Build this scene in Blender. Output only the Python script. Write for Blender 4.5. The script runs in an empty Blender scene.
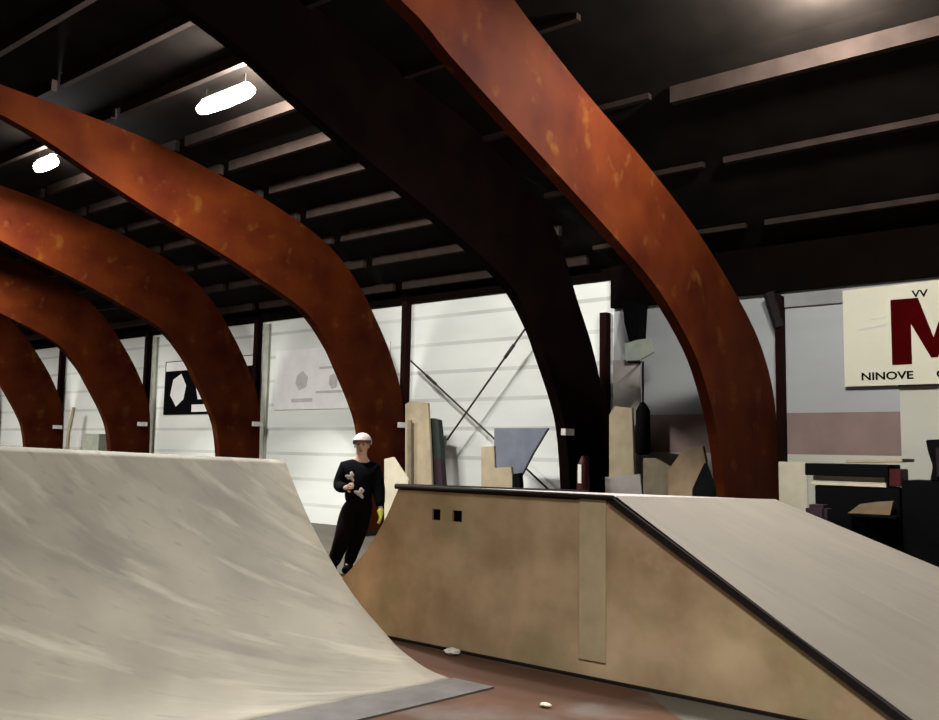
import bpy, bmesh, math, random
from mathutils import Vector, Matrix
random.seed(7)
C = bpy.context.scene.collection
SC = bpy.context.scene
D2R = math.radians

# ------------------------------------------------------------------ camera
F = 902.0; CX, CY = 469.5, 360.0; EYE = 1.6
fa = D2R(129.4); pt = math.atan(90 / F); rl = D2R(1.0)
FW = Vector((math.cos(fa) * math.cos(pt), math.sin(fa) * math.cos(pt), math.sin(pt)))
R0 = Vector((math.sin(fa), -math.cos(fa), 0)); U0 = R0.cross(FW)
RT = R0 * math.cos(rl) + U0 * math.sin(rl)
UP = -R0 * math.sin(rl) + U0 * math.cos(rl)
EO = Vector((0, 0, EYE))
cam = bpy.data.cameras.new('camera'); cam.sensor_width = 36; cam.sensor_fit = 'HORIZONTAL'
cam.lens = F / 939 * 36; cam.clip_start = .05; cam.clip_end = 200
co = bpy.data.objects.new('camera', cam); C.objects.link(co)
M = Matrix((RT, UP, -FW)).transposed().to_4x4(); M.translation = EO
co.matrix_world = M
SC.camera = co

def ray(x, y): return FW + RT * ((x - CX) / F) - UP * ((y - CY) / F)
def ony(x, y, Y):            # point of the vertical plane Y = const seen in that direction
    d = ray(x, y); return EO + d * (Y / d.y)
def onx(x, y, X):
    d = ray(x, y); return EO + d * (X / d.x)

# ------------------------------------------------------------------ materials
def mat(name, col, rough=.7, metal=0., noise=0., scale=4., stretch=(1, 1, 1), col2=None, bump=0., spec=.3, emit=None, es=0., coords='Object', contrast=(.35, .7), detail=6):
    m = bpy.data.materials.new(name); m.use_nodes = True
    nt = m.node_tree; b = nt.nodes['Principled BSDF']
    b.inputs['Base Color'].default_value = (*col, 1); b.inputs['Roughness'].default_value = rough
    b.inputs['Metallic'].default_value = metal; b.inputs['Specular IOR Level'].default_value = spec
    if emit: b.inputs['Emission Color'].default_value = (*emit, 1); b.inputs['Emission Strength'].default_value = es
    if noise or col2:
        tc = nt.nodes.new('ShaderNodeTexCoord'); mp = nt.nodes.new('ShaderNodeMapping'); mp.inputs['Scale'].default_value = stretch
        nz = nt.nodes.new('ShaderNodeTexNoise'); nz.inputs['Scale'].default_value = scale; nz.inputs['Detail'].default_value = detail
        rp = nt.nodes.new('ShaderNodeValToRGB')
        rp.color_ramp.elements[0].position = contrast[0]; rp.color_ramp.elements[1].position = contrast[1]
        c2 = col2 or tuple(c * (1 - noise) for c in col)
        rp.color_ramp.elements[0].color = (*c2, 1); rp.color_ramp.elements[1].color = (*col, 1)
        nt.links.new(tc.outputs[coords], mp.inputs[0]); nt.links.new(mp.outputs[0], nz.inputs['Vector'])
        nt.links.new(nz.outputs['Fac'], rp.inputs[0]); nt.links.new(rp.outputs[0], b.inputs['Base Color'])
        if bump:
            bp = nt.nodes.new('ShaderNodeBump'); bp.inputs['Strength'].default_value = bump; bp.inputs['Distance'].default_value = .02
            nt.links.new(nz.outputs['Fac'], bp.inputs['Height']); nt.links.new(bp.outputs[0], b.inputs['Normal'])
    return m

def mix_layer(m, col, scale, stretch, lo, hi, rot=(0, 0, 0), amount=1.):
    """second stain layer over a material's colour"""
    nt = m.node_tree; b = nt.nodes['Principled BSDF']; src = b.inputs['Base Color'].links[0].from_socket
    tc = nt.nodes.new('ShaderNodeTexCoord'); mp = nt.nodes.new('ShaderNodeMapping'); mp.inputs['Scale'].default_value = stretch
    mp.inputs['Rotation'].default_value = rot; mp.inputs['Location'].default_value = (scale, 3.1, 1.7)
    nz = nt.nodes.new('ShaderNodeTexNoise'); nz.inputs['Scale'].default_value = scale; nz.inputs['Detail'].default_value = 5
    mr = nt.nodes.new('ShaderNodeMapRange'); mr.inputs['From Min'].default_value = lo; mr.inputs['From Max'].default_value = hi
    mr.inputs['To Max'].default_value = amount
    mx = nt.nodes.new('ShaderNodeMix'); mx.data_type = 'RGBA'; mx.inputs['B'].default_value = (*col, 1)
    nt.links.new(tc.outputs['Object'], mp.inputs[0]); nt.links.new(mp.outputs[0], nz.inputs['Vector'])
    nt.links.new(nz.outputs['Fac'], mr.inputs['Value']); nt.links.new(mr.outputs[0], mx.inputs['Factor'])
    nt.links.new(src, mx.inputs['A']); nt.links.new(mx.outputs['Result'], b.inputs['Base Color'])
    return m

def streaky(name, rotz, base, low, dark, light, dk=.55, lt=.5):
    m = mat(name, base, .6, scale=1.3, col2=low, contrast=(.3, .68), spec=.2)
    mix_layer(m, dark, 1.6, (.45, 4.2, 1.2), .54, .74, amount=dk)
    mix_layer(m, light, 2.3, (.35, 4.8, 1.2), .56, .74, amount=lt)
    mix_layer(m, dark, 9, (.5, 3, 1), .60, .72, amount=dk * .6)
    for n in m.node_tree.nodes:
        if n.type == 'MAPPING':
            sc = tuple(n.inputs['Scale'].default_value); n.vector_type = 'TEXTURE'
            n.inputs['Scale'].default_value = tuple(1 / q for q in sc); n.inputs['Rotation'].default_value = (0, 0, rotz)
    return m
M_ramp = streaky('worn_ramp_plywood', D2R(60), (.29, .265, .21), (.19, .172, .138), (.13, .117, .098), (.43, .40, .32))
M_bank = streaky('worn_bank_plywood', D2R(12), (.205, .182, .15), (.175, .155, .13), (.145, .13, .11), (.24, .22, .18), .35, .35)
M_side = mat('plywood_side', (.64, .48, .31), .65, scale=1.8, col2=(.34, .235, .13), contrast=(.3, .7), spec=.2)
mix_layer(M_side, (.30, .27, .13), 1.7, (1, 1, 1), .52, .72, amount=.6)
mix_layer(M_side, (.62, .39, .27), 5, (1, 1, 1), .58, .75, amount=.5)
M_batten = mat('pale_plywood', (.56, .46, .29), .6, noise=.2, scale=5, spec=.2)
M_deck = mat('deck_plywood', (.40, .36, .34), .55, noise=.25, scale=3)
M_steel = mat('dark_steel', (.018, .014, .014), .8, metal=0., spec=.1, noise=.3, scale=9)
M_plate = mat('threshold_steel', (.12, .11, .105), .6, metal=.3, noise=.3, scale=5)
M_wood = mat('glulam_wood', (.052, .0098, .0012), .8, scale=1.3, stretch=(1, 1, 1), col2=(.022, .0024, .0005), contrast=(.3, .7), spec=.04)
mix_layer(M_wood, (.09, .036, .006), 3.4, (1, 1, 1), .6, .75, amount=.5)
M_wood_dark = mat('near_black_glulam', (.005, .002, .0015), .8, noise=.5, scale=1.5, spec=.02)  # near-black glulam colour, used for the second arch alone
M_post = mat('brown_post', (.012, .003, .002), .8, noise=.4, scale=4, spec=.05)
M_roof = mat('dark_roof_sheet', (.010, .0075, .006), .95, noise=.4, scale=2, spec=.05)
M_purlin = mat('roof_purlin', (.034, .024, .020), .9, noise=.3, scale=4, spec=.02)
M_eave = mat('eave_beam_paint', (.004, .0025, .002), .95, noise=.3, scale=3, spec=.02)
M_white = mat('white_paint', (.75, .75, .72), .6, noise=.15, scale=3)
M_black = mat('black_paint', (.003, .003, .0035), .8, noise=.3, scale=5, spec=.05)
M_maroon = mat('maroon_plastic', (.06, .003, .006), .6, noise=.3, scale=5)
M_cream = mat('cream_board', (.60, .55, .42), .6, noise=.2, scale=3)
M_tan = mat('tan_board', (.40, .33, .22), .65, noise=.3, scale=3)
M_olive = mat('olive_board', (.20, .165, .11), .65, noise=.4, scale=4)
M_brownb = mat('brown_board', (.24, .17, .10), .65, noise=.35, scale=4)
M_greyb = mat('grey_board', (.36, .33, .31), .65, noise=.3, scale=3)
M_blue = mat('slate_blue_paint', (.155, .17, .215), .55, noise=.25, scale=3)
M_green = mat('dark_green_pad', (.018, .028, .025), .7, noise=.4, scale=5)
M_purple = mat('dark_purple_pad', (.03, .015, .022), .7, noise=.4, scale=5)
M_bracket = mat('galvanised_bracket', (.7, .68, .66), .4, metal=.2, noise=.2, scale=9)
M_lamp = mat('lamp_glass', (.9, .9, .9), .4, emit=(1, .98, .93), es=30)
M_rod = mat('bracing_rod', (.05, .04, .035), .5, metal=.3, noise=.3, scale=9)

# wall panels: horizontal sandwich sheets with seams and faint grime bands
def wall_mat(name, a, b_, seams, period=.56, off=.0, seamcol=(.40, .42, .40)):
    m = mat(name, a, .6, scale=.7, stretch=(.5, 1, 1.6), col2=b_, contrast=(.3, .7), spec=.25)
    if seams:
        nt = m.node_tree; b = nt.nodes['Principled BSDF']; src = b.inputs['Base Color'].links[0].from_socket
        tc = nt.nodes.new('ShaderNodeTexCoord'); sp = nt.nodes.new('ShaderNodeSeparateXYZ')
        nt.links.new(tc.outputs['Object'], sp.inputs[0])
        def math_(op, *v):
            n = nt.nodes.new('ShaderNodeMath'); n.operation = op
            for i, q in enumerate(v):
                if isinstance(q, (int, float)): n.inputs[i].default_value = q
                else: nt.links.new(q, n.inputs[i])
            return n.outputs[0]
        z = math_('ADD', sp.outputs['Z'], off)
        fr = math_('FRACT', math_('DIVIDE', z, period))
        seam = math_('LESS_THAN', fr, .13)
        nz = nt.nodes.new('ShaderNodeTexNoise'); nz.inputs['Scale'].default_value = .9
        nt.links.new(tc.outputs['Object'], nz.inputs['Vector'])
        f = math_('MULTIPLY', seam, math_('MULTIPLY', nz.outputs['Fac'], 1.0))
        mx = nt.nodes.new('ShaderNodeMix'); mx.data_type = 'RGBA'; mx.inputs['B'].default_value = (*seamcol, 1)
        nt.links.new(f, mx.inputs['Factor']); nt.links.new(src, mx.inputs['A']); nt.links.new(mx.outputs['Result'], b.inputs['Base Color'])
    return m
M_wall = wall_mat('white_sheet_wall', (.78, .80, .77), (.64, .67, .64), True, .54, .20)
M_wall_blue = wall_mat('blue_grey_wall', (.36, .375, .38), (.30, .31, .32), False)
M_wall_cream = wall_mat('cream_wall', (.50, .50, .43), (.42, .42, .36), False)
M_stripe = mat('mauve_brown_stripe', (.235, .165, .15), .7, noise=.2, scale=2)
M_greyband = mat('grey_fascia', (.26, .26, .26), .7, noise=.2, scale=2)

# concrete floor with a red painted field
M_floor = mat('concrete_floor', (.10, .093, .075), .7, scale=1.1, col2=(.07, .063, .05), contrast=(.3, .7), spec=.15)
M_red = mat('red_floor_paint', (.095, .045, .028), .7, scale=1.3, col2=(.065, .036, .022), contrast=(.3, .7), spec=.1)
mix_layer(M_red, (.12, .10, .09), 1.1, (1, 1, 1), .54, .66, amount=.8)

# ------------------------------------------------------------------ helpers
def tag(o, label=None, cat=None, group=None, kind=None):
    if label: o['label'] = label
    if cat: o['category'] = cat
    if group: o['group'] = group
    if kind: o['kind'] = kind
    return o
def empty(name, loc=(0, 0, 0), label=None, cat=None, group=None):
    o = bpy.data.objects.new(name, None); C.objects.link(o); o.location = loc; o.empty_display_size = .2
    bpy.context.view_layer.update()
    return tag(o, label, cat, group)
def link(name, bm, m, parent=None, smooth=False, recalc=True):
    if recalc: bmesh.ops.recalc_face_normals(bm, faces=bm.faces[:])
    # keep the object's origin at its base, so every piece stands where it is
    me = bpy.data.meshes.new(name)
    vs = [v.co for v in bm.verts]
    lo = Vector((min(v.x for v in vs), min(v.y for v in vs), min(v.z for v in vs))); hi = Vector((max(v.x for v in vs), max(v.y for v in vs), max(v.z for v in vs)))
    org = Vector(((lo.x + hi.x) / 2, (lo.y + hi.y) / 2, lo.z))
    for v in bm.verts: v.co -= org
    bm.to_mesh(me); bm.free()
    for mm in (m if isinstance(m, (list, tuple)) else [m]): me.materials.append(mm)
    if smooth:
        for p in me.polygons: p.use_smooth = True
    o = bpy.data.objects.new(name, me); C.objects.link(o)
    if parent:
        o.parent = parent; o.location = org - parent.matrix_world.translation
    else: o.location = org
    bpy.context.view_layer.update()
    return o
def box(bm, lo, hi, bev=0.):
    t = bmesh.new()
    bmesh.ops.create_cube(t, size=1)
    for v in t.verts: v.co = Vector(((lo[i] + hi[i]) / 2 + v.co[i] * (hi[i] - lo[i]) for i in range(3)))
    if bev: bmesh.ops.bevel(t, geom=t.edges[:], offset=bev, segments=2, affect='EDGES')
    me = bpy.data.meshes.new('t'); t.to_mesh(me); t.free(); bm.from_mesh(me); bpy.data.meshes.remove(me)
def prism_y(bm, pts, y0, y1, bev=0.):
    """outline of (x, z) points given a real thickness along y"""
    t = bmesh.new()
    a = [t.verts.new((p[0], y0, p[1])) for p in pts]; b = [t.verts.new((p[0], y1, p[1])) for p in pts]
    t.faces.new(a); t.faces.new(b[::-1]); n = len(pts)
    for i in range(n): t.faces.new((a[i], b[i], b[(i + 1) % n], a[(i + 1) % n]))
    bmesh.ops.recalc_face_normals(t, faces=t.faces[:])
    if bev: bmesh.ops.bevel(t, geom=t.edges[:], offset=bev, segments=2, affect='EDGES')
    me = bpy.data.meshes.new('t'); t.to_mesh(me); t.free(); bm.from_mesh(me); bpy.data.meshes.remove(me)
def tube(bm, pts, r, n=10, rs=None):
    pts = [Vector(p) for p in pts]; rings = []
    for i, p in enumerate(pts):
        d = (pts[min(i + 1, len(pts) - 1)] - pts[max(i - 1, 0)]).normalized()
        a = d.orthogonal().normalized() if i == 0 else (rings_a - d * rings_a.dot(d)).normalized()
        rings_a = a; b = d.cross(a); rr = rs[i] if rs else r
        rings.append([bm.verts.new(p + (a * math.cos(2 * math.pi * k / n) + b * math.sin(2 * math.pi * k / n)) * rr) for k in range(n)])
    for i in range(len(rings) - 1):
        for k in range(n): bm.faces.new((rings[i][k], rings[i][(k + 1) % n], rings[i + 1][(k + 1) % n], rings[i + 1][k]))
    bm.faces.new(rings[0][::-1]); bm.faces.new(rings[-1])
def mk(name, fn, m, parent=None, smooth=False):
    bm = bmesh.new(); fn(bm); return link(name, bm, m, parent, smooth)
def obox(name, lo, hi, m, parent=None, bev=0.): return mk(name, lambda b: box(b, lo, hi, bev), m, parent)
def struct(o): o['kind'] = 'structure'; return o
def outline(px, Y): return [(ony(x, y, Y).x, ony(x, y, Y).z) for x, y in px]

# ------------------------------------------------------------------ hall shell
WY = 12.95
RP = [(0, 7.0), (3, 6.92), (5.2, 6.74), (7.2, 6.46), (9.2, 6.03), (11.2, 5.42), (13.2, 4.62)]
def roof(y):
    y = abs(y)
    for (a, za), (b, zb) in zip(RP, RP[1:]):
        if y <= b: return za + (zb - za) * (y - a) / (b - a)
    return RP[-1][1]
XL, XR = -38.0, 9.0
struct(obox('floor', (XL, -13.2, -.1), (XR, 13.2, 0), M_floor))
def roof_bm(b):
    pro = [(-y, z) for y, z in RP[:0:-1]] + RP
    r = []
    for x in (XL, XR): r.append([[b.verts.new((x, y, z + t)) for y, z in pro] for t in (0, .12)])
    n = len(pro)
    for i in range(n - 1):
        b.faces.new((r[0][0][i], r[0][0][i + 1], r[1][0][i + 1], r[1][0][i])); b.faces.new((r[0][1][i], r[1][1][i], r[1][1][i + 1], r[0][1][i + 1]))
        for k in (0, 1): b.faces.new((r[k][0][i], r[k][0][i + 1], r[k][1][i + 1], r[k][1][i]))
    for i in (0, n - 1): b.faces.new((r[0][0][i], r[1][0][i], r[1][1][i], r[0][1][i]))
struct(mk('ceiling', roof_bm, M_roof))
XS = -7.55                      # white sheet wall ends here, the blue grey wall starts
struct(obox('wall_back', (XL, WY, 0), (XS, WY + .2, 4.62), M_wall))
struct(obox('wall_back_blue', (XS, WY, 2.21), (XR, WY + .2, 4.0), M_wall_blue))
struct(obox('wall_back_stripe', (XS, WY, 1.62), (-3.18, WY + .2, 2.21), M_stripe))
struct(obox('wall_back_cream', (XS, WY, 0), (-3.18, WY + .2, 1.62), M_wall_cream))
struct(obox('wall_back_panel', (-3.18, WY, 0), (XR, WY + .2, 2.21), M_wall_cream))
struct(obox('trim_1', (-3.18, WY - .03, 0.0), (-.2, WY, 2.56), M_wall_cream))
struct(obox('wall_front', (XL, -WY - .2, 0), (XR, -WY, 4.62), M_wall))
def gable(x0, x1):
    def f(b):
        pro = [(-y, z) for y, z in RP[:0:-1]] + RP
        pts = [(-13.2, 0)] + pro + [(13.2, 0)]
        a = [b.verts.new((x0, y, z)) for y, z in pts]; c = [b.verts.new((x1, y, z)) for y, z in pts]
        b.faces.new(a); b.faces.new(c[::-1])
        for i in range(len(pts)): j = (i + 1) % len(pts); b.faces.new((a[i], c[i], c[j], a[j]))
    return f
struct(mk('wall_left', gable(XL - .2, XL), M_wall)); struct(mk('wall_right', gable(XR, XR + .2), M_wall))
struct(obox('trim_2', (XS, WY - .12, 3.97), (XR, WY + .2, 4.66), M_eave))          # dark eave beam
struct(obox('trim_3', (-4.75, WY - .04, 3.74), (XR, WY, 3.97), M_greyband))        # grey band under it
struct(obox('trim_4', (XL, WY - .05, 4.46), (XS, WY, 4.66), M_eave))
struct(mk('trim_5', lambda b: [b.faces.new([b.verts.new((x, y, .004)) for x, y in ((-6.9, .9), (-.3, .9), (-.3, 4.3), (-1.5, 4.62), (-2.2, 4.9), (-2.7, 5.3), (-3.0, 5.6), (-6.9, 5.6))])], M_red))                  # red painted field of the floor

# ------------------------------------------------------------------ arches
A_IN = [(0, 6.45), (2.5, 6.3), (5.0, 5.85), (6.2, 5.42), (7.2, 5.05), (8.2, 4.72), (8.95, 4.45), (10.1, 3.98), (10.7, 3.45), (11.05, 2.95), (11.42, 2.35), (11.60, 1.9), (11.72, 1.1), (11.78, 0)]
A_EX = [(0, 6.5), (2.5, 6.42), (5.0, 6.26), (6.3, 6.2), (7.4, 6.08), (8.5, 5.87), (9.3, 5.7), (10.5, 5.28), (11.3, 4.72), (11.9, 4.0), (12.35, 3.3), (12.66, 2.55), (12.73, 1.6), (12.74, 0)]
B_IN = [(0, 5.75), (2.5, 5.5), (4.69, 5.04), (5.34, 4.79), (6.17, 4.48), (7.13, 4.12), (8.08, 3.76), (8.95, 3.38), (9.75, 2.83), (10.15, 2.35), (10.42, 1.85), (10.56, 1.35), (10.62, .9), (10.66, 0)]
B_EX = [(0, 6.7), (2.5, 6.5), (5.6, 5.98), (6.6, 5.62), (7.6, 5.25), (8.75, 4.88), (10.1, 4.36), (11.3, 3.72), (12.05, 3.2), (12.5, 2.65), (12.68, 2.1), (12.73, 1.5), (12.75, .9), (12.75, 0)]
B_IN = [(y * 1.026, 1.6 + (z - 1.6) * 1.026) if z > .95 else (y * 1.026, z) for y, z in B_IN]
def smooth_curve(p, k=4):
    out = []
    for i in range(len(p) - 1):
        p0 = Vector(p[max(i - 1, 0)]); p1 = Vector(p[i]); p2 = Vector(p[i + 1]); p3 = Vector(p[min(i + 2, len(p) - 1)])
        for j in range(k):
            t = j / k
            out.append(.5 * ((2 * p1) + (p2 - p0) * t + (2 * p0 - 5 * p1 + 4 * p2 - p3) * t * t + (3 * p1 - p0 - 3 * p2 + p3) * t ** 3))
    return out + [Vector(p[-1])]
T_EX = [(y, roof(y) - .01) for y in (0, 2.5, 5.0, 6.3, 7.4, 8.5, 9.3)] + [(10.5, 5.5), (11.3, 4.95)] + A_EX[9:]  # black arch's top raised to the roof, blocking lamp glow from leaking over
def arch_bm(I, E, th):
    def f(b):
        i = smooth_curve(I); e = smooth_curve(E)
        i = [Vector((-p.x, p.y)) for p in i[:0:-1]] + i; e = [Vector((-p.x, p.y)) for p in e[:0:-1]] + e
        q = []
        for x in (0, -th): q.append([[b.verts.new((x, p.x, p.y)) for p in L] for L in (i, e)])
        for k in range(len(i) - 1):
            b.faces.new((q[0][0][k], q[0][0][k + 1], q[0][1][k + 1], q[0][1][k])); b.faces.new((q[1][0][k], q[1][1][k], q[1][1][k + 1], q[1][0][k + 1]))
            b.faces.new((q[0][0][k], q[1][0][k], q[1][0][k + 1], q[0][0][k + 1])); b.faces.new((q[0][1][k], q[0][1][k + 1], q[1][1][k + 1], q[1][1][k]))
        for k in (0, len(i) - 1): b.faces.new((q[0][0][k], q[0][1][k], q[1][1][k], q[1][0][k]))
    return f
arch_labels = [
    ('huge orange-brown laminated timber arch, the nearest, behind the bank ramp', -4.76, None),
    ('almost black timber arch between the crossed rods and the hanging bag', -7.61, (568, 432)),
    ('red-brown timber arch rising right behind the person in black', -12.06, (403, 425)),
    ('brown timber arch standing in front of the black and white poster', -16.5, (257, 424)),
    ('dark red timber arch next beyond the one covering the black poster', -20.98, (142, 424)),
    ('dark red timber arch second beyond the one covering the black poster', -25.5, (57, 427)),
    ('farthest timber arch, just reaching in at the left edge', -30.0, None)]
for k, (lab, X, bp) in enumerate(arch_labels):
    a = empty('timber_arch', (X, 0, 0), lab, 'arch', 'timber arches of the hall')
    def f(b, k=k, X=X):
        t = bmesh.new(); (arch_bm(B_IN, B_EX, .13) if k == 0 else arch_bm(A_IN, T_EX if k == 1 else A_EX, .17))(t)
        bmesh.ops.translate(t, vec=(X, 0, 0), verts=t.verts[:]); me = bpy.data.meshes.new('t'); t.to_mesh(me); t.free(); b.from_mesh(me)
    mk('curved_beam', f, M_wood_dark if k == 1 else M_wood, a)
    for s in (-1, 1):
        obox('foot_shoe', (X - .29, s * 12.77 if s < 0 else 10.6 if k == 0 else 11.6, 0), (X + .04, -10.6 if s < 0 and k == 0 else -11.6 if s < 0 else 12.77, .1), M_steel, a)
    if bp:
        p = onx(bp[0], bp[1], X + .05)
        obox('wall_bracket', (X - .01, p.y - .10, p.z - .05), (X + .07, min(p.y + .14, 12.77), p.z + .05), M_bracket, a)['label'] = 'pale metal bracket'

# wall posts
post_labels = ['dark slim wall post behind the foot of the nearest big arch', 'slim wall post between the black arch and the grey upright board',
               'slim wall post where the crossed rods start at their left', 'slim wall post at the right end of the black and white poster',
               'slim wall post at the left side of the black and white poster', 'slim wall post left of the small grey box on the ramp horizon', 'farthest slim wall post at the left edge']
for k, X in enumerate([-4.75, -7.67, -12.2, -16.89, -21.5, -26.12, -30.75]):
    w = .10 if k == 0 else .13
    p = empty('wall_post', (X, WY - .1, 0), post_labels[k], 'post', 'posts along the back wall')
    top = 3.9 if k < 2 else 4.5
    obox('upright', (X - w / 2, WY - .16, 0), (X + w / 2, WY - .02 if k < 3 or k >= 3 else 0, top), M_post, p)
    if k in (0,):
        mk('knee_brace', lambda b: tube(b, [(X, WY - .12, 3.45), (X - .12, WY - .2, 3.95)], .08), M_steel, p)
    else: obox('base_plate', (X - .14, WY - .16, 0), (X + .14, WY - .01, .02), M_steel, p)
M_strip = mat('galvanised_strip', (.46, .47, .40), .6, noise=.35, scale=3, spec=.1)
for X, la in ((-16.65, 'pale galvanised edge strip on the wall right of the poster'), (-21.27, 'pale olive edge strip on the wall left of the poster')):
    tag(obox('wall_strip', (X - .07, WY - .06, 0), (X + .12, WY, 4.4), M_strip), la, 'strip')

# crossed rods
def rod(name, a, b_, label, yy=.35):
    p, q = ony(*a, WY - yy), ony(*b_, WY - yy)
    d = (q - p).normalized()
    tag(mk(name, lambda b: (tube(b, [p, q], .018, 8), tube(b, [p + d * .5, p + d * .8], .03, 8)), M_rod, None, True), label, 'rod', 'crossed bracing rods')
rod('bracing_rod', (411, 361), (548, 489), 'thin dark bracing rod running down to the right behind the blue board')
rod('bracing_rod', (530, 322), (447, 440), 'thin dark bracing rod rising to the right up to the black arch', .42)

# purlins: one run per bay
def purlin_run(x0, x1, ys, grp, where, d=.16):
    for i, y in enumerate(ys):
        z = roof(y) - .005
        o = obox('roof_purlin', (x0, y - .04, z - d), (x1, y + .04, z - .0), M_purlin)
        tag(o, where, 'purlin', grp)
ya = [12.6, 11.78, 10.96, 10.14, 9.32, 8.50, 7.68, 6.6, 5.7, 4.8, 3.9, 3.0]
runs = [(-12.05, -7.85, ya, 'purlins between the black arch and the arch behind the person', 'roof purlin in the bay lit by the large roof lamp'),
        (-16.5, -12.3, ya, 'purlins of the second lamp bay', 'roof purlin in the bay of the smaller lamp at the left'),
        (-20.97, -16.75, ya, 'purlins beyond the second lamp', 'dark roof purlin in the bay beyond both lamps'),
        (-25.5, -21.2, ya, 'purlins of the far bay', 'dark roof purlin two bays beyond the lamps'),
        (-30.0, -25.7, ya, 'purlins of the farthest bay', 'dark roof purlin in the farthest bay'),
        (-7.61, -5.05, [12.4, 11.0, 9.5, 7.9, 6.3, 4.7], 'purlins hidden behind the big arch', 'roof purlin between the black arch and the nearest arch')]
for k, r in enumerate(runs): purlin_run(*r, d=.07 if k == 5 else .16)
nearl = {12.4: 'thin reddish purlin just above the red M banner', 11.0: 'thin pale-edged purlin below the broad bright one at the top right', 9.5: 'broad brightly lit purlin under the glow at the top right',
         13.05: 'lowest faint purlin at the wall top above the red M banner'}
for y in (12.4, 11.0, 9.5, 7.5, 6.2, 5.0, 3.5):
    z = roof(y) - .005; dd = .20 if y == 9.5 else .08
    o = obox('roof_purlin', (-4.76, y - .05, z - dd), (4, y + .05, z), M_purlin)
    tag(o, nearl.get(y, 'roof purlin above the frame over the ramps'), 'purlin', None if y in nearl else 'purlins over the ramps')

# ------------------------------------------------------------------ roof lamps
def lamp(x, y, length, label, power, drop=.42, off=.5, col=(1, .97, .92), spill=60, yoff=-.15, zoff=0):
    z = roof(y) - drop
    e = empty('roof_lamp', (x, y, z), label, 'lamp')
    mk('lamp_tube', lambda b: tube(b, [(x + length / 2 * k, y, z) for k in (-1, -.93, -.75, 0, .75, .93, 1)], .07, 14, [.02, .06, .09, .105, .09, .06, .02]), M_lamp, e, True)
    obox('lamp_housing', (x - length * .4, y - .04, z + .10), (x + length * .4, y + .04, z + .12), M_white, e)
    for s in (-1, 1):
        mk('hanger', lambda b: tube(b, [(x + s * length * .35, y, z + .16), (x + s * length * .35, y, roof(y))], .008, 6), M_steel, e)
    if spill:
        l = bpy.data.lights.new('lamp_glow', 'POINT'); l.energy = spill; l.shadow_soft_size = .12; l.color = col
        o = bpy.data.objects.new('lamp_glow', l); C.objects.link(o); o.location = (x + off, y + yoff, z + zoff)
    if power:
        l = bpy.data.lights.new('lamp_down', 'AREA'); l.energy = power; l.shape = 'RECTANGLE'; l.size = 1.4; l.size_y = .5; l.color = col; l.spread = D2R(165)
        o = bpy.data.objects.new('lamp_down', l); C.objects.link(o); o.location = (x, y, z - .12)
lamp(-10.05, 6.95, 1.25, 'bright oval lamp under the dark roof, the large one between two arches', 330, .26, spill=950, off=1.0)
lamp(-14.9, 6.85, .7, 'smaller bright lamp under the roof at the left edge', 450, .26, spill=160)
lamp(-3.3, 7.7, 1.0, 'roof lamp above the upper edge of the view at the right', 300, .22, spill=520, off=.6, yoff=.8, zoff=-.32)
# the rest of the hall's lamps, outside the view
for x, y, p in ((-5.2, 2.0, 25), (-.4, 1.6, 290), (-9.8, 1.0, 60), (-19.2, 8.0, 450), (-23.8, 8.0, 450), (-28.5, 8.0, 450)):
    l = bpy.data.lights.new('hall_lamp', 'AREA'); l.energy = p; l.shape = 'RECTANGLE'; l.size = 2.2; l.size_y = .8; l.color = (1, .96, .9); l.spread = D2R(115 if x > -12 else 165)
    o = bpy.data.objects.new('hall_lamp', l); C.objects.link(o); o.location = (x, y, 5.6)

l = bpy.data.lights.new('arch_fill_spot', 'SPOT'); l.energy = 700; l.shadow_soft_size = .15; l.color = (1, .95, .8); l.spot_size = D2R(50); l.spot_blend = .9  # added spot without a fixture, brightens the upper part of the nearest arch
o = bpy.data.objects.new('arch_fill_spot', l); C.objects.link(o); o.location = (-2.7, 4.4, 6.3)
o.rotation_euler = (Vector((-4.76, 5.7, 4.6)) - o.location).to_track_quat('-Z', 'Y').to_euler()

# ------------------------------------------------------------------ left quarter ramp
FARP = [(-4.19, 0.012), (-4.42, .045), (-4.68, .14), (-4.84, .235), (-5.08, .39), (-5.28, .55), (-5.46, .72), (-5.66, .93), (-5.85, 1.17), (-5.97, 1.34), (-6.07, 1.49)]
ramp = empty('quarter_ramp', (-5.4, 3, 0), 'large grey-beige worn plywood quarter ramp filling the lower left', 'skate ramp')
def ramp_surface(b):
    n = 24; cols = []
    base = smooth_curve(FARP, 3)
    for j in range(n + 1):
        y = 4.95 - (4.95 - .3) * j / n; s = (4.95 - y); row = []
        for p in base:
            t = (p.x + 4.19) / (-6.07 + 4.19)      # 0 toe .. 1 top
            x = p.x - .16 * s * (1 - t); z = p.y * (1 + .024 * s)
            row.append((x, y, z))
        cols.append(row)
    top = [[b.verts.new(p) for p in r] for r in cols]
    bot = [[b.verts.new((p[0] - .0, p[1], max(p[2] - .03, .0))) for p in r] for r in cols]
    for j in range(n):
        for i in range(len(base) - 1):
            b.faces.new((top[j][i], top[j + 1][i], top[j + 1][i + 1], top[j][i + 1])); b.faces.new((bot[j][i], bot[j][i + 1], bot[j + 1][i + 1], bot[j + 1][i]))
        for i in (0, len(base) - 1): b.faces.new((top[j][i], top[j + 1][i], bot[j + 1][i], bot[j][i]))
    for j in (0, n):
        for i in range(len(base) - 1): b.faces.new((top[j][i], top[j][i + 1], bot[j][i + 1], bot[j][i]))
mk('riding_surface', ramp_surface, M_ramp, ramp, True)
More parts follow.
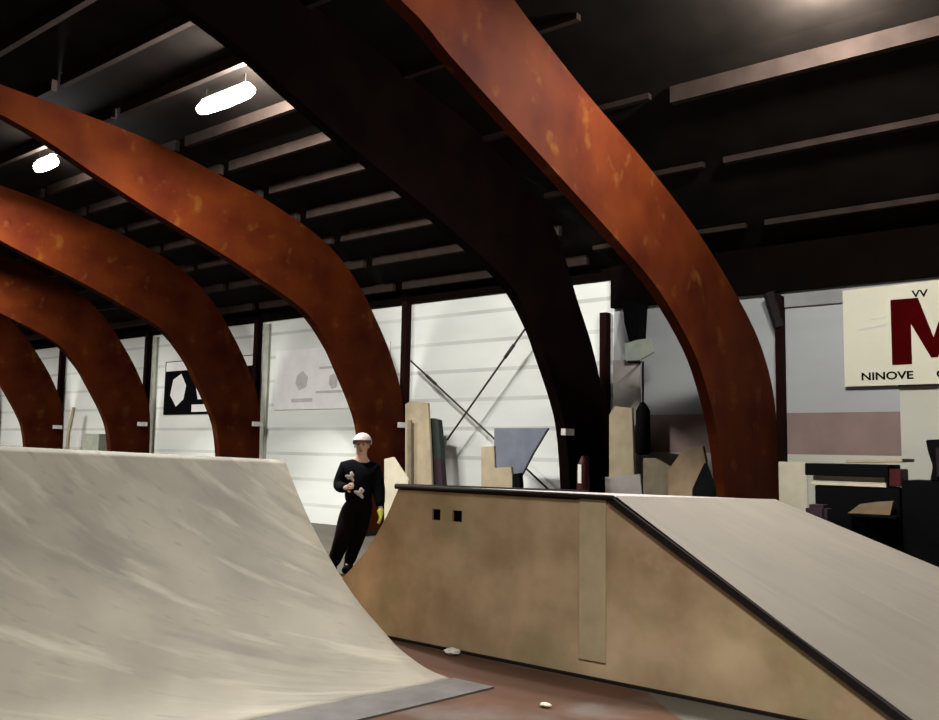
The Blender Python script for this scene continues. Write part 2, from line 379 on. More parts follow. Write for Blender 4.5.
for y0, nm in ((4.90, 0), (.32, 1)):
    s = 4.95 - y0
    pts = [(p[0] - .16 * s * (1 - (p[0] + 4.19) / -1.88) - .01, max(p[1] * (1 + .024 * s) - .035, .005)) for p in FARP]
    pts = pts[1:] + [(-7.1, pts[-1][1]), (-7.1, 0), (pts[0][0], 0)]
    mk('side_panel', lambda b: prism_y(b, pts, y0 - .02, y0 + .02), M_side, ramp)
mk('top_platform', lambda b: [b.faces.new([b.verts.new(q) for q in f]) for f in (
    [(-6.09, 4.95, 1.46), (-6.09, .3, 1.64), (-7.1, .3, 1.64), (-7.1, 4.95, 1.46)], [(-6.09, 4.95, 1.42), (-7.1, 4.95, 1.42), (-7.1, .3, 1.60), (-6.09, .3, 1.60)],
    [(-6.09, 4.95, 1.46), (-7.1, 4.95, 1.46), (-7.1, 4.95, 1.42), (-6.09, 4.95, 1.42)], [(-7.1, 4.95, 1.46), (-7.1, .3, 1.64), (-7.1, .3, 1.60), (-7.1, 4.95, 1.42)])], M_deck, ramp)
def plate(b):
    v = [(-4.17, 4.97), (-4.80, .9), (-4.30, .9), (-3.82, 4.97)]
    lo = [b.verts.new((x, y, .002)) for x, y in v]; hi = [b.verts.new((x, y, .016)) for x, y in v]
    b.faces.new(lo[::-1]); b.faces.new(hi)
    for i in range(4): b.faces.new((lo[i], lo[(i + 1) % 4], hi[(i + 1) % 4], hi[i]))
mk('threshold_plate', plate, M_plate, ramp)

# ------------------------------------------------------------------ fun box: quarter, deck, bank
Y0, Y1 = 5.66, 8.7
H0, H1 = 1.29, 1.165
bx_ = empty('fun_box', (-4, 7, 0), 'tan plywood skate box with flat top and dark steel edges', 'skate ramp')
R = 2.2; XB = -7.4
arc = []
for i in range(15):
    x = XB + .05 + (-5.4 - XB - .05) * i / 14; arc.append((x, R - math.sqrt(R * R - (x - XB) ** 2)))
bank_end = -1.2
bank_end1 = -.05
fp = arc + [(-5.4, H0 - .03), (-3.29, H0 - .03), (bank_end - .05, 0.0), (XB + .05, 0.)]
def hole_front(b):      # front sheet with two real square cut-outs
    t = bmesh.new()
    def strip(x0, x1, z0a, z0b, z1a, z1b):
        vs = [(x0, z0a), (x1, z0b), (x1, z1b), (x0, z1a)]; prism_y(b, vs, Y0, Y0 + .02)
    def arcz(x): return R - math.sqrt(max(R * R - (x - XB) ** 2, 0))
    xs = [XB + .1 + i * (-5.42 - XB - .1) / 14 for i in range(15)]
    for a, c in zip(xs, xs[1:]): strip(a, c, 0, 0, arcz(a), arcz(c))
    h = [(-5.02, -4.93), (-4.80, -4.70)]; z0, z1 = 1.02, 1.11
    strip(-5.42, h[0][0], 0, 0, H0 - .02, H0 - .02)
    for q in h: strip(*q, 0, 0, z0, z0); strip(*q, z1, z1, H0 - .02, H0 - .02)
    strip(h[0][1], h[1][0], 0, 0, H0 - .02, H0 - .02); strip(h[1][1], -3.29, 0, 0, H0 - .02, H0 - .02)
    strip(-3.29, bank_end - .02, 0, 0, H0 - .02, .0 + .004)
mk('front_panel', hole_front, M_side, bx_)
for q in ((-5.02, -4.93), (-4.80, -4.70)):
    obox('hole_dark_block', (q[0] - .01, Y0 + .022, 1.01), (q[1] + .01, Y0 + .10, 1.12), M_black, bx_)  # black block behind each cut-out paints in the dark of the hollow inside
obox('seam_batten', (-3.58, Y0 - .012, .13), (-3.36, Y0, H0 - .03), M_batten, bx_)['label'] = 'pale plywood strip'
mk('kick_board', lambda b: box(b, (-6.9, Y0 - .03, 0), (-1.35, Y0 - .002, .02)), M_steel, bx_)
mk('transition', lambda b: [b.faces.new([b.verts.new(q) for q in ((a[0], Y0, a[1]), (c[0], Y0, c[1]), (c[0], Y1, c[1] * (H1 / H0)), (a[0], Y1, a[1] * (H1 / H0)))]) for a, c in zip(arc, arc[1:])], M_ramp, bx_, True)
def slab4(b, top, th):
    t = [b.verts.new(p) for p in top]; l = [b.verts.new((p[0], p[1], max(p[2] - th, 0))) for p in top]
    b.faces.new(t); b.faces.new(l[::-1])
    for i in range(4): b.faces.new((t[i], l[i], l[(i + 1) % 4], t[(i + 1) % 4]))
mk('deck_top', lambda b: slab4(b, [(-5.4, Y0, H0), (-3.29, Y0, H0), (-3.29, Y1, H1 + .01), (-5.4, Y1, H1 - .01)], .04), M_deck, bx_)
def bank(b):
    n = 12; rows = []
    for j in range(n + 1):
        t = j / n; y = Y0 + (Y1 - Y0) * t
        rows.append([b.verts.new(((-3.29) + ((bank_end + (bank_end1 - bank_end) * t) + 3.29) * i / n, y, (H0 + (H1 + .01 - H0) * t) * (1 - i / n) + .004)) for i in range(n + 1)])
    for j in range(n):
        for i in range(n): b.faces.new((rows[j][i], rows[j][i + 1], rows[j + 1][i + 1], rows[j + 1][i]))
mk('bank_surface', bank, M_bank, bx_, True)
mk('back_panel', lambda b: prism_y(b, [(-5.4, 0), (-5.4, H1 - .05), (-3.29, H1 - .05), (bank_end1 - .1, 0)], Y1 - .04, Y1 - .02), M_side, bx_)
mk('coping', lambda b: (tube(b, [(-5.42, Y0 - .02, H0 - .01), (-5.42, Y1, H1 - .01)], .024, 12),), M_steel, bx_, True)
mk('deck_edge', lambda b: (tube(b, [(-5.42, Y0 - .022, H0 - .01), (-3.29, Y0 - .022, H0 - .01)], .019, 8),), M_steel, bx_, True)
def bedge(b):
    a = Vector((-3.31, Y0 - .03, H0 - .012)); c = Vector((bank_end - .02, Y0 - .03, .015)); d = (c - a).normalized(); n = Vector((0, 0, 1)); n = (n - d * n.dot(d)).normalized()
    w = Vector((0, 1, 0))
    q = [p + n * s * .024 + w * t for p in (a, c) for s, t in ((-1.6, 0), (.4, 0), (.4, .06), (-1.6, .03))]
    v = [b.verts.new(x) for x in q]
    for f in ((0, 1, 2, 3), (7, 6, 5, 4), (0, 4, 5, 1), (1, 5, 6, 2), (2, 6, 7, 3), (3, 7, 4, 0)): b.faces.new([v[i] for i in f])
mk('bank_edge', bedge, M_steel, bx_)

# small pale lumps lying on the floor
def crumple(px, size, name, label, cat, m):
    d = ray(*px); p = EO + d * (-(EYE - .03) / d.z) + Vector((0, -.12, 0))
    bm = bmesh.new(); bmesh.ops.create_icosphere(bm, subdivisions=3, radius=size)
    rr = random.Random(px[0])
    for v in bm.verts: v.co = v.co * rr.uniform(.8, 1.1); v.co.z *= .45; v.co.x *= 1.3
    zmin = min(v.co.z for v in bm.verts)
    for v in bm.verts: v.co += Vector((p.x, p.y, -zmin + .005))
    tag(link(name, bm, m), label, cat)
crumple((462, 649), .055, 'floor_lump', 'small white crumpled lump on the red floor by the box', 'litter', M_white)
crumple((556, 699), .03, 'floor_lump', 'tiny pale lump on the red floor at the bottom', 'litter', M_cream)

# ------------------------------------------------------------------ posters and banners on the wall
def sheet(name, x0, x1, z0, z1, m, parent=None, y=WY - .002, th=.02): return obox(name, (x0, y - th, z0), (x1, y, z1), m, parent)
M_ink = mat('poster_black', (.003, .003, .004), .9, noise=.2, scale=3, spec=.05)
M_pw = mat('poster_white', (.86, .86, .85), .6, noise=.10, scale=3)
M_bannerc = mat('banner_cream', (.60, .58, .46), .6, noise=.08, scale=1.5)
M_bred = mat('banner_red', (.05, .0005, .001), .9, noise=.2, scale=3, spec=.02)
M_faint = mat('banner_faint_grey', (.58, .58, .57), .6, noise=.2, scale=4)
P = empty('black_poster', (-18.9, WY - .02, 2.36), 'black poster with white shapes and a white top strip on the wall', 'poster')
sheet('poster_sheet', -20.75, -17.0, 2.36, 3.72, M_ink, P)
sheet('top_strip', -20.7, -17.05, 3.47, 3.70, M_pw, P, WY - .024, .004)
sheet('bottom_strip', -19.5, -18.3, 2.42, 2.60, M_pw, P, WY - .024, .004)
def blob(b, c, rx, rz, y, n=7, seed=1):
    rr = random.Random(seed); pts = []
    for i in range(n):
        a = 2 * math.pi * i / n + .3; k = rr.uniform(.8, 1.15); pts.append((c[0] + math.cos(a) * rx * k, c[1] + math.sin(a) * rz * k))
    prism_y(b, pts, y - .004, y)
mk('printed_shape', lambda b: blob(b, (-20.1, 2.98), .38, .42, WY - .024, 6, 3), M_pw, P)
mk('printed_shape', lambda b: blob(b, (-19.05, 2.95), .3, .25, WY - .024, 5, 5), M_pw, P)
mk('printed_shape', lambda b: blob(b, (-17.45, 2.82), .22, .2, WY - .024, 5, 8), M_pw, P)
P = empty('white_banner', (-14.5, WY - .02, 2.4), 'plain white banner with faint grey print, left of the arch behind the person', 'banner')
sheet('banner_sheet', -16.3, -12.7, 2.42, 3.75, M_pw, P)
mk('faint_print', lambda b: (blob(b, (-15.4, 3.05), .22, .2, WY - .024, 6, 2), blob(b, (-14.35, 3.0), .16, .2, WY - .024, 6, 4), box(b, (-15.7, WY - .028, 2.58), (-15.0, WY - .024, 2.66)), box(b, (-14.9, WY - .028, 2.76), (-13.9, WY - .024, 2.81)), box(b, (-14.8, WY - .028, 3.28), (-14.2, WY - .024, 3.33))), M_faint, P)
P = empty('lettered_banner', (-2.6, WY - .03, 2.5), 'cream banner with a giant dark red M above small black letters', 'banner')
YB = WY - .075
bl = [(845, 291), (1010, 278), (1010, 388), (845, 388)]
mk('banner_sheet', lambda b: prism_y(b, [(-3.87, 2.56), (-3.87, 3.90), (-1.55, 3.94), (-1.55, 2.56)], YB, YB + .03), M_bannerc, P)
mx0, mx1, mz0, mz1 = -3.25, -2.22, 2.83, 3.71; sw = .245
mk('letter_m', lambda b: (prism_y(b, [(mx0, mz0), (mx0 + sw, mz0), (mx0 + sw, mz1), (mx0, mz1)], YB - .006, YB),
    prism_y(b, [(mx1 - sw, mz0), (mx1, mz0), (mx1, mz1), (mx1 - sw, mz1)], YB - .006, YB),
    prism_y(b, [(mx0 + .1, mz1), (mx0 + .34, mz1), ((mx0 + mx1) / 2 + .0, mz0 + .34), ((mx0 + mx1) / 2 + .04, mz0 + .08), ((mx0 + mx1) / 2 - .04, mz0 + .08), (mx0 + sw - .01, mz1 - .32)], YB - .008, YB - .002),
    prism_y(b, [(mx1 - .1, mz1), (mx1 - .34, mz1), ((mx0 + mx1) / 2 + .0, mz0 + .34), ((mx0 + mx1) / 2 - .04, mz0 + .08), ((mx0 + mx1) / 2 + .04, mz0 + .08), (mx1 - sw + .01, mz1 - .32)], YB - .0085, YB - .002)), M_bred, P)
mk('dash_line', lambda b: (prism_y(b, [(-3.68, 3.32), (-3.30, 3.37), (-3.30, 3.40), (-3.68, 3.345)], YB - .005, YB), prism_y(b, [(-3.5, 3.46), (-3.30, 3.48), (-3.30, 3.495), (-3.5, 3.475)], YB - .005, YB)), M_faint, P)
def text(s, x, z, size, m, parent, sx=1.):
    cu = bpy.data.curves.new('lettering', 'FONT'); cu.body = s; cu.size = size; cu.extrude = .002; cu.offset = size * .025
    cu.materials.append(m)
    t = bpy.data.objects.new('lettering', cu); C.objects.link(t); bpy.context.view_layer.update()
    me = bpy.data.meshes.new_from_object(t.evaluated_get(bpy.context.evaluated_depsgraph_get())); me.materials.clear(); me.materials.append(m)
    bpy.data.objects.remove(t)
    o = bpy.data.objects.new('lettering', me); C.objects.link(o); o.parent = parent
    o.rotation_euler = (math.pi / 2, 0, 0); o.scale = (sx, 1, 1)
    o.location = Vector((x, YB - .004, z)) - parent.location
    return o
text('NINOVE', -3.655, 2.64, .145, M_ink, P, 1.22)
text('G', -2.72, 2.64, .145, M_ink, P, 1.22)
text('VV', -2.98, 3.72, .13, M_ink, P, 1.2)
obox('rail_line', (-3.18, YB - .02, 2.535), (-1.5, YB + .02, 2.56), M_steel, P)

# ------------------------------------------------------------------ things standing behind the box
def board(name, px, Y, th, m, label, cat, parent=None, bev=.006, group=None):
    o = mk(name, lambda b: prism_y(b, outline(px, Y), Y, Y + th, bev), m, parent)
    if not parent: tag(o, label, cat, group)
    return o
def fl(x, Y):      # floor line of that plane, in the same direction
    lo, hi = 440., 900.
    for _ in range(40):
        mid = (lo + hi) / 2
        if ony(x, mid, Y).z > 0: lo = mid
        else: hi = mid
    return (x, lo - .3)
def stand(px_top, Y):      # close an outline down to the floor
    return px_top + [fl(px_top[-1][0], Y), fl(px_top[0][0], Y)]
board('tall_board', stand([(405, 404), (411, 401), (428, 403), (430, 440), (432, 486)], 12.1), 12.1, .05, M_tan, 'tall beige board standing upright, between the red-brown arch and the dark pad', 'board')
board('dark_gap_strip', stand([(407, 420), (411, 420), (411, 465)], 12.0), 12.0, .04, M_olive, 'narrow dark strip standing in for the dark gap at the tall beige board', 'board')  # strip whose dark colour stands in for the shaded gap at the board
pd = empty('standing_pad', (ony(436, 450, 12.2).x, 12.2, 0), 'dark green and purple padded panel standing on end behind the box', 'pad')
board('green_cover', [(427, 423), (431, 418), (438, 420), (440, 440), (441, 459), (428, 459)], 12.2, .12, M_green, None, None, pd)
board('purple_cover', stand([(431, 459), (441, 459), (443, 488)], 12.2), 12.2, .12, M_purple, None, None, pd)
board('blue_board', stand([(494, 428), (548, 428), (533, 453), (519, 480)], 11.9), 11.9, .06, M_blue, 'slate blue board with a slanting right edge behind the box', 'board')
board('beige_board', stand([(481, 447), (494, 446), (495, 470)], 11.5), 11.5, .05, M_tan, 'narrow beige board left of the blue board', 'board')
board('low_panel', stand([(490, 468), (511, 467), (513, 480)], 11.2), 11.2, .05, M_tan, 'low tan panel in front of the foot of the blue board', 'board')
board('black_block', stand([(512, 474), (519, 473), (520, 485)], 11.0), 11.0, .1, M_black, 'small black block right of the low tan panel', 'block')
board('cream_board', stand([(384, 459), (393, 457), (408, 480), (409, 492)], 9.6), 9.6, .04, M_cream, 'cream board with a slanted corner between the person and the box', 'board')
# fire extinguisher hung by the black arch's foot
fe = empty('fire_extinguisher', (0, 0, 0), 'red fire extinguisher at the foot of the black arch', 'fire extinguisher')
p = ony(583, 490, 11.3); q = ony(583, 456, 11.3)
fe.location = p; bpy.context.view_layer.update()
mk('cylinder', lambda b: tube(b, [(p.x, p.y, 0.9), (p.x, p.y, .93), (p.x, p.y, q.z - .15), (p.x, p.y, q.z - .06), (p.x, p.y, q.z)], .08, 16, [.08, .09, .09, .05, .03]), M_maroon, fe, True)
obox('paper_label', (p.x - .03, p.y - .098, 1.15), (p.x + .03, p.y - .085, 1.42), M_white, fe)
mk('nozzle_hose', lambda b: tube(b, [(p.x, p.y, q.z), (p.x + .1, p.y - .02, q.z - .02), (p.x + .13, p.y - .03, q.z - .3)], .014, 8), M_black, fe, True)
obox('hook_stand', (p.x - .04, p.y - .03, 0), (p.x + .04, p.y + .03, .9), M_steel, fe)
# between the black arch and the near arch
board('upright_board', stand([(613, 360), (639, 360), (640, 400), (641, 470)], 12.4), 12.4, .05, M_greyb, 'grey upright board right of the black arch', 'board')
board('leaning_board', stand([(609, 415), (614, 406), (632, 408), (634, 470)], 12.0), 12.0, .05, M_tan, 'tan board leaning on the grey upright board', 'board')
board('crate_side', stand([(605, 477), (640, 474), (642, 492)], 11.6), 11.6, .3, M_greyb, 'low grey-tan crate below the leaning tan board', 'crate')
board('draped_cloth', [(624, 344), (636, 340), (650, 338), (654, 352), (640, 360), (626, 361)], 12.3, .04, mat('pale_green_cloth', (.33, .36, .31), .8, noise=.2, scale=6), 'pale green-grey cloth hung above the grey upright board', 'cloth')
board('wall_box', [(622, 300), (640, 303), (638, 338), (629, 342), (624, 322)], 12.68, .262, M_black, 'black box fixed high under the eave beside the black arch', 'box')
hb = empty('hanging_bag', (ony(643, 430, 11.9).x, 11.9, ony(643, 455, 11.9).z), 'narrow black bag hanging from a thin cord near the grey board', 'bag')
zt, zm, zb = ony(641, 362, 11.9).z, ony(642, 404, 11.9).z, ony(643, 455, 11.9).z; hx = ony(643, 430, 11.9).x
mk('bag_body', lambda b: tube(b, [(hx, 11.9, zb), (hx, 11.9, zb + .04), (hx, 11.9, zm - .1), (hx, 11.9, zm - .03), (hx, 11.9, zm + .03)], .1, 12, [.07, .115, .105, .07, .02]), M_black, hb, True)
mk('cord', lambda b: tube(b, [(hx, 11.9, zm), (hx, 11.9, zt), (hx - .3, 12.0, zt + .02), (hx - .32, 12.4, zt + .04)], .016, 8), M_black, hb, True)
board('slanted_panel', stand([(643, 458), (655, 458), (671, 467), (674, 480)], 11.4), 11.4, .06, M_olive, 'grey-olive slanted panel below the hanging bag', 'board')
board('ramp_side', stand([(668, 470), (681, 452), (703, 446), (706, 462), (700, 490)], 11.1), 11.1, .06, M_brownb, 'brown ramp side panel with peaked top left of the near arch', 'board')
board('black_wedge', stand([(692, 489), (704, 463), (713, 489)], 10.2), 10.2, .1, M_black, 'black triangular wedge leaning at the near arch foot', 'wedge')
# small grey box far left, on the floor, seen over the ramp top
M_gc = mat('grey_green_cabinet', (.22, .23, .19), .7, noise=.25, scale=4, spec=.1)
gb = ony(94.5, 434, 12.0)
tag(obox('grey_cabinet', (gb.x - .42, 11.9, 0), (gb.x + .42, 12.3, gb.z), M_gc, None, .01), 'small grey cabinet seen over the ramp top at far left', 'cabinet')
wp = ony(67, 400, 12.4)
tag(mk('white_pipe', lambda b: tube(b, [(wp.x, 12.5, 0), (wp.x, 12.5, 1.8), (wp.x + .12, 12.55, 2.6)], .05, 8), M_tan, None, True), 'thin pale pipe beside the far wall post', 'pipe')

# pile at the right
def pbox(name, x0, x1, yt, yb, Y, dep, m, label, cat, parent=None, bev=.008):
    a = ony(x0, (yt + yb) / 2, Y); b_ = ony(x1, (yt + yb) / 2, Y); zt = ony((x0 + x1) / 2, yt, Y).z; zb = max(ony((x0 + x1) / 2, yb, Y).z, 0.002)
    o = obox(name, (a.x, Y, zb), (b_.x, Y + dep, zt), m, parent, bev)
    if not parent: tag(o, label, cat)
    return o
cab = pbox('black_cabinet', 818, 904, 487, 800, 10.2, .55, M_black, 'wide black cabinet under the boards at the right edge', 'cabinet')
cab2 = pbox('black_case', 906, 1000, 482, 800, 10.2, .6, M_black, 'black equipment case at the right frame edge under the loudspeaker', 'case')
zc = ony(864, 487, 10.2).z
def stackb(name, x0, x1, z0, z1, m, label, tilt=0, yo=0., yd=.5):
    a = ony(x0, 480, 10.2).x; b_ = ony(x1, 480, 10.2).x
    o = obox(name, (a, 10.2 + yo, zc + z0), (b_, 10.2 + yo + yd, zc + z1), m, None, .005); o.rotation_euler.y = tilt
    return tag(o, label, 'board')
stackb('cream_plank', 811, 886, .002, .055, M_cream, 'cream plank lying directly on the black cabinet')
stackb('cream_plank', 812, 884, .058, .105, M_cream, 'upper cream plank, below the black plank on the cabinet', 0, .03)
stackb('black_plank', 806, 889, .108, .24, M_black, 'thick black plank on top of the cream planks', 0, -.03)
stackb('brown_plank', 846, 903, .262, .30, M_tan, 'short brown plank lying on the topmost black plank', -.03)
pbox('maroon_crate', 889, 901, 469, 486.6, 10.2, .3, M_maroon, 'small maroon crate at the end of the planks', 'crate')
spk = empty('loudspeaker', (ony(940, 450, 10.3).x, 10.3, 0), 'tall black loudspeaker at the right edge before the cream wall', 'loudspeaker')
sx = ony(926, 460, 10.25).x; sz = ony(935, 440, 10.25).z; szb = ony(950, 482, 10.2).z
mk('speaker_box', lambda b: prism_y(b, [(sx + .03, szb + .004), (sx + .06, szb + .15), (sx + .02, sz - .12), (sx, sz), (sx + .5, sz + .03), (sx + .5, szb + .004)], 10.25, 10.7, .01), M_black, spk)
mk('speaker_grille', lambda b: box(b, (sx + .1, 10.235, szb + .05), (sx + .45, 10.25, sz - .08)), M_steel, spk)
sb = ony(870, 508, 10.05)
mk_ = mk('cardboard_sheet', lambda b: prism_y(b, outline([(848, 513), (860, 504), (876, 502), (893, 501), (890, 515)], 10.1), 10.1, 10.16), M_brownb)
tag(mk_, 'crumpled beige cardboard piece against the black cabinet front', 'cardboard')
st = pbox('shelf_ledge', 846, 896, 515, 518, 10.02, .17, M_black, 'black ledge carrying the beige cardboard', 'ledge')
st.parent = cab; st.matrix_parent_inverse = cab.matrix_world.inverted(); del st['label'], st['category']
pbox('purple_black_bag', 807, 829, 505, 800, 9.9, .25, M_purple, 'small dark purple-black bag at the left foot of the cabinet', 'bag', None, .04)
pbox('cream_board', 781, 810, 462, 800, 12.2, .04, M_cream, 'cream panel leaning beside the near arch foot', 'board')

# ------------------------------------------------------------------ the person
def skin_mesh(name, V, E, m, parent, root=0, sub=2):
    me = bpy.data.meshes.new(name); me.from_pydata([v[0] for v in V], E, [])
    o = bpy.data.objects.new(name, me); C.objects.link(o)
    md = o.modifiers.new('s', 'SKIN'); md.use_smooth_shade = True
    sk = me.skin_vertices[0].data
    for i, v in enumerate(V):
        r = v[1]; sk[i].radius = (r, r) if not isinstance(r, tuple) else r; sk[i].use_root = (i == root)
    s = o.modifiers.new('u', 'SUBSURF'); s.levels = sub; s.render_levels = sub
    bpy.context.view_layer.update()
    nm = bpy.data.meshes.new_from_object(o.evaluated_get(bpy.context.evaluated_depsgraph_get()))
    bpy.data.objects.remove(o); nm.materials.clear(); nm.materials.append(m)
    for p in nm.polygons: p.use_smooth = True
    o = bpy.data.objects.new(name, nm); C.objects.link(o); o.parent = parent
    return o
M_skin = mat('skin', (.50, .30, .22), .5, noise=.1, scale=9)
M_jacket = mat('black_jacket', (.003, .003, .005), .9, noise=.4, scale=7, spec=.05)
M_trouser = mat('black_trousers', (.004, .002, .002), .9, noise=.4, scale=7, spec=.05)
M_helmet = mat('pale_helmet', (.50, .42, .42), .35, noise=.1, scale=9)
M_glove = mat('yellow_green_glove', (.42, .42, .05), .6, noise=.2, scale=9)
M_print = mat('shirt_print', (.45, .38, .38), .7, noise=.4, scale=20)
per = empty('person', (-8.70, 7.93, 0), 'person in black with pale helmet and a yellow-green glove standing between the ramps', 'person')
per.rotation_euler.z = math.atan2(.635, .773)      # local x = towards the right of the view, local -y = towards the camera
HJ = {'pel': (.30, 0, .93), 'ch': (.31, .0, 1.18), 'nk0': (.32, .0, 1.40), 'nk': (.325, -.01, 1.50), 'hd': (.33, -.03, 1.62), 'hdt': (.335, -.03, 1.74),
      'shL': (.13, 0, 1.35), 'elL': (.05, -.05, 1.10), 'wrL': (.17, -.27, 1.10), 'haL': (.21, -.33, 1.12),
      'shR': (.48, 0, 1.33), 'elR': (.56, -.04, 1.09), 'wrR': (.60, -.14, .85), 'haR': (.605, -.17, .76),
      'hipL': (.21, 0, .88), 'knL': (.14, -.10, .50), 'anL': (-.01, .03, .10), 'toL': (-.05, -.13, .04), 'heL': (0, .06, .05),
      'hipR': (.39, 0, .88), 'knR': (.29, .12, .50), 'anR': (.17, .22, .10), 'toR': (.15, .07, .04)}
def S(specs, edges):
    idx = {k: i for i, (k, r) in enumerate(specs)}
    return [(HJ[k], r) for k, r in specs], [(idx[a], idx[b]) for a, b in edges]
# fingers
def hand(side, palm, d, side_v, down):
    out = []; P0 = Vector(HJ[palm])
    for i, (L, off) in enumerate(((.075, -.030), (.085, -.010), (.08, .011), (.062, .030))):
        b0 = P0 + side_v * off + d * .03; b1 = b0 + d * L * .55 + down * .01; b2 = b1 + d * L * .3 + down * .03
        ks = []
        for j, q in enumerate((b0, b1, b2)): k = '%s_f%d_%d' % (side, i, j); HJ[k] = tuple(q); ks.append(k)
        out.append(ks)
    t0 = P0 - side_v * .035 - d * .02; t1 = t0 - side_v * .03 + d * .035; t2 = t1 + d * .03 + down * .015
    ks = []
    for j, q in enumerate((t0, t1, t2)): k = '%s_t_%d' % (side, j); HJ[k] = tuple(q); ks.append(k)
    out.append(ks); return out
hL = hand('L', 'haL', Vector((.6, -.75, .2)).normalized(), Vector((0, .1, 1)).normalized(), Vector((.5, .5, 0)))
hR = hand('R', 'haR', Vector((.05, -.25, -.97)).normalized(), Vector((.2, -.95, .2)).normalized(), Vector((-.8, 0, 0)))
spec = [('pel', .13), ('ch', .13), ('nk0', .10), ('nk', .055), ('hd', .088), ('hdt', .075), ('shL', .062), ('elL', .045), ('wrL', .03), ('haL', (.038, .022)),
        ('shR', .062), ('elR', .045), ('wrR', .03), ('haR', (.038, .022)), ('hipL', .085), ('knL', .06), ('anL', .04), ('toL', .035), ('hipR', .085), ('knR', .06), ('anR', .04), ('toR', .035)]
edg = [('pel', 'ch'), ('ch', 'nk0'), ('nk0', 'nk'), ('nk', 'hd'), ('hd', 'hdt'), ('nk0', 'shL'), ('shL', 'elL'), ('elL', 'wrL'), ('wrL', 'haL'), ('nk0', 'shR'), ('shR', 'elR'), ('elR', 'wrR'), ('wrR', 'haR'),
       ('pel', 'hipL'), ('hipL', 'knL'), ('knL', 'anL'), ('anL', 'toL'), ('pel', 'hipR'), ('hipR', 'knR'), ('knR', 'anR'), ('anR', 'toR')]
for hh, palm in ((hL, 'haL'), (hR, 'haR')):
    for ks in hh:
        for j, k in enumerate(ks): spec.append((k, .0105 - .001 * j))
        edg += [(palm, ks[0]), (ks[0], ks[1]), (ks[1], ks[2])]
skin_mesh('body', *S(spec, edg), M_skin, per)
# face on the head
def face(b):
    c = Vector(HJ['hd']) + Vector((.0, -.012, .02)); rr = .088
    def ball(p, r, sc=(1, 1, 1)):
        t = bmesh.new(); bmesh.ops.create_uvsphere(t, u_segments=10, v_segments=8, radius=r)
        for v in t.verts: v.co = Vector((v.co.x * sc[0], v.co.y * sc[1], v.co.z * sc[2])) + p
        me = bpy.data.meshes.new('t'); t.to_mesh(me); t.free(); b.from_mesh(me)
    ball(c + Vector((0, -.085, -.02)), .018, (.8, 1, 1.4))
    for s in (-1, 1): ball(c + Vector((s * .087, 0, -.01)), .02, (.5, 1, 1.5))
def mkl(name, fn, m, parent):
    b = bmesh.new(); fn(b); bmesh.ops.recalc_face_normals(b, faces=b.faces[:]); me = bpy.data.meshes.new(name); b.to_mesh(me); b.free(); me.materials.append(m)
    for p in me.polygons: p.use_smooth = True
    o = bpy.data.objects.new(name, me); C.objects.link(o); o.parent = parent; return o
mkl('nose_and_ears', face, M_skin, per)
def ballset(lst):
    def f(b):
        for p, r, sc in lst:
            t = bmesh.new(); bmesh.ops.create_uvsphere(t, u_segments=12, v_segments=8, radius=r)
            for v in t.verts: v.co = Vector((v.co.x * sc[0], v.co.y * sc[1], v.co.z * sc[2])) + Vector(p)
            me = bpy.data.meshes.new('t'); t.to_mesh(me); t.free(); b.from_mesh(me)
    return f
hc = Vector(HJ['hd'])
mkl('eyes', ballset([(hc + Vector((s * .033, -.088, .025)), .012, (1, .6, .7)) for s in (-1, 1)]), M_black, per)
mkl('mouth', ballset([(hc + Vector((0, -.086, -.055)), .022, (1, .4, .3))]), M_maroon, per)
def helmet(b):
    t = bmesh.new(); bmesh.ops.create_uvsphere(t, u_segments=24, v_segments=14, radius=.132)
    bmesh.ops.delete(t, geom=[v for v in t.verts if v.co.z < -.03 or (v.co.z < .02 and v.co.y < -.06)], context='VERTS')
    for v in t.verts: v.co = Vector((v.co.x * .92, v.co.y * 1.08, v.co.z * .95)) + hc + Vector((.003, .005, .055))
    me = bpy.data.meshes.new('t'); t.to_mesh(me); t.free(); b.from_mesh(me)
mkl('helmet', helmet, M_helmet, per)
HJ['hem'] = (.30, 0, .88); HJ['nk'] = (.325, -.005, 1.46)
skin_mesh('jacket', *S([('hem', .14), ('nk', .08), ('pel', .20), ('ch', .20), ('nk0', .11), ('shL', .11), ('elL', .095), ('wrL', .06), ('shR', .12), ('elR', .095), ('wrR', .055)],
    [('hem', 'pel'), ('nk0', 'nk'), ('pel', 'ch'), ('ch', 'nk0'), ('nk0', 'shL'), ('shL', 'elL'), ('elL', 'wrL'), ('nk0', 'shR'), ('shR', 'elR'), ('elR', 'wrR')]), M_jacket, per)
HJ['waist'] = (.30, 0, 1.03)
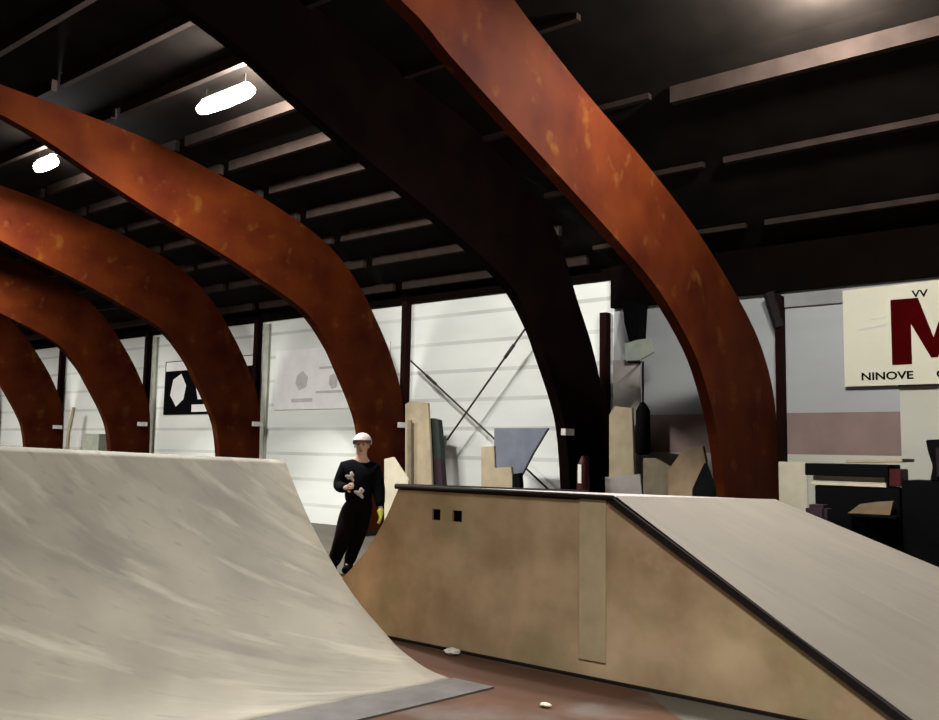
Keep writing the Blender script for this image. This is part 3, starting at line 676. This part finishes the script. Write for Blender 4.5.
skin_mesh('trousers', *S([('waist', .14), ('pel', .175), ('hipL', .155), ('knL', .12), ('anL', .08), ('hipR', .15), ('knR', .12), ('anR', .075)],
    [('waist', 'pel'), ('pel', 'hipL'), ('hipL', 'knL'), ('knL', 'anL'), ('pel', 'hipR'), ('hipR', 'knR'), ('knR', 'anR')]), M_trouser, per)
for a, t_ in (('anL', 'toL'), ('anR', 'toR')):
    A_ = Vector(HJ[a]); T_ = Vector(HJ[t_])
    mkl('shoe', lambda b: tube(b, [A_ + Vector((0, .03, .03)), A_ + Vector((0, .0, -.035)), (A_ + T_) / 2 + Vector((0, 0, -.02)), T_ + Vector((0, 0, .005)), T_ + Vector((0, -.04, 0))], .05, 12, [.06, .062, .056, .046, .025]), M_black, per)
HJ['gx'] = tuple(Vector(HJ['haR']) + Vector((0, 0, -.02)))
skin_mesh('glove', *S([('haR', (.05, .036)), ('wrR', .046)] + [(k, .0155) for ks in hR for k in ks], [('wrR', 'haR')] + [e for ks in hR for e in (('haR', ks[0]), (ks[0], ks[1]), (ks[1], ks[2]))]), M_glove, per)
def prints(b):
    for c, s in (((.22, -.215, 1.24), .05), ((.34, -.20, 1.04), .055)):
        t = bmesh.new(); bmesh.ops.create_icosphere(t, subdivisions=3, radius=s)
        for v in t.verts:
            k = 1 + .35 * math.sin(math.atan2(v.co.z, v.co.x) * 3 + s * 90) + .2 * math.sin(math.atan2(v.co.z, v.co.x) * 5)
            v.co = Vector((v.co.x * k, v.co.y * .16, v.co.z * k)) + Vector(c)
        me = bpy.data.meshes.new('t'); t.to_mesh(me); t.free(); b.from_mesh(me)
mkl('jacket_print', prints, M_print, per)['label'] = 'pale printed patches'

# ------------------------------------------------------------------ world and view
w = bpy.data.worlds.new('world'); SC.world = w; w.use_nodes = True
w.node_tree.nodes['Background'].inputs[0].default_value = (.02, .02, .022, 1); w.node_tree.nodes['Background'].inputs[1].default_value = .2
SC.view_settings.view_transform = 'Standard'; SC.view_settings.look = 'None'; SC.view_settings.gamma = 1; SC.view_settings.use_curve_mapping = False
SC.view_settings.exposure = 0.3
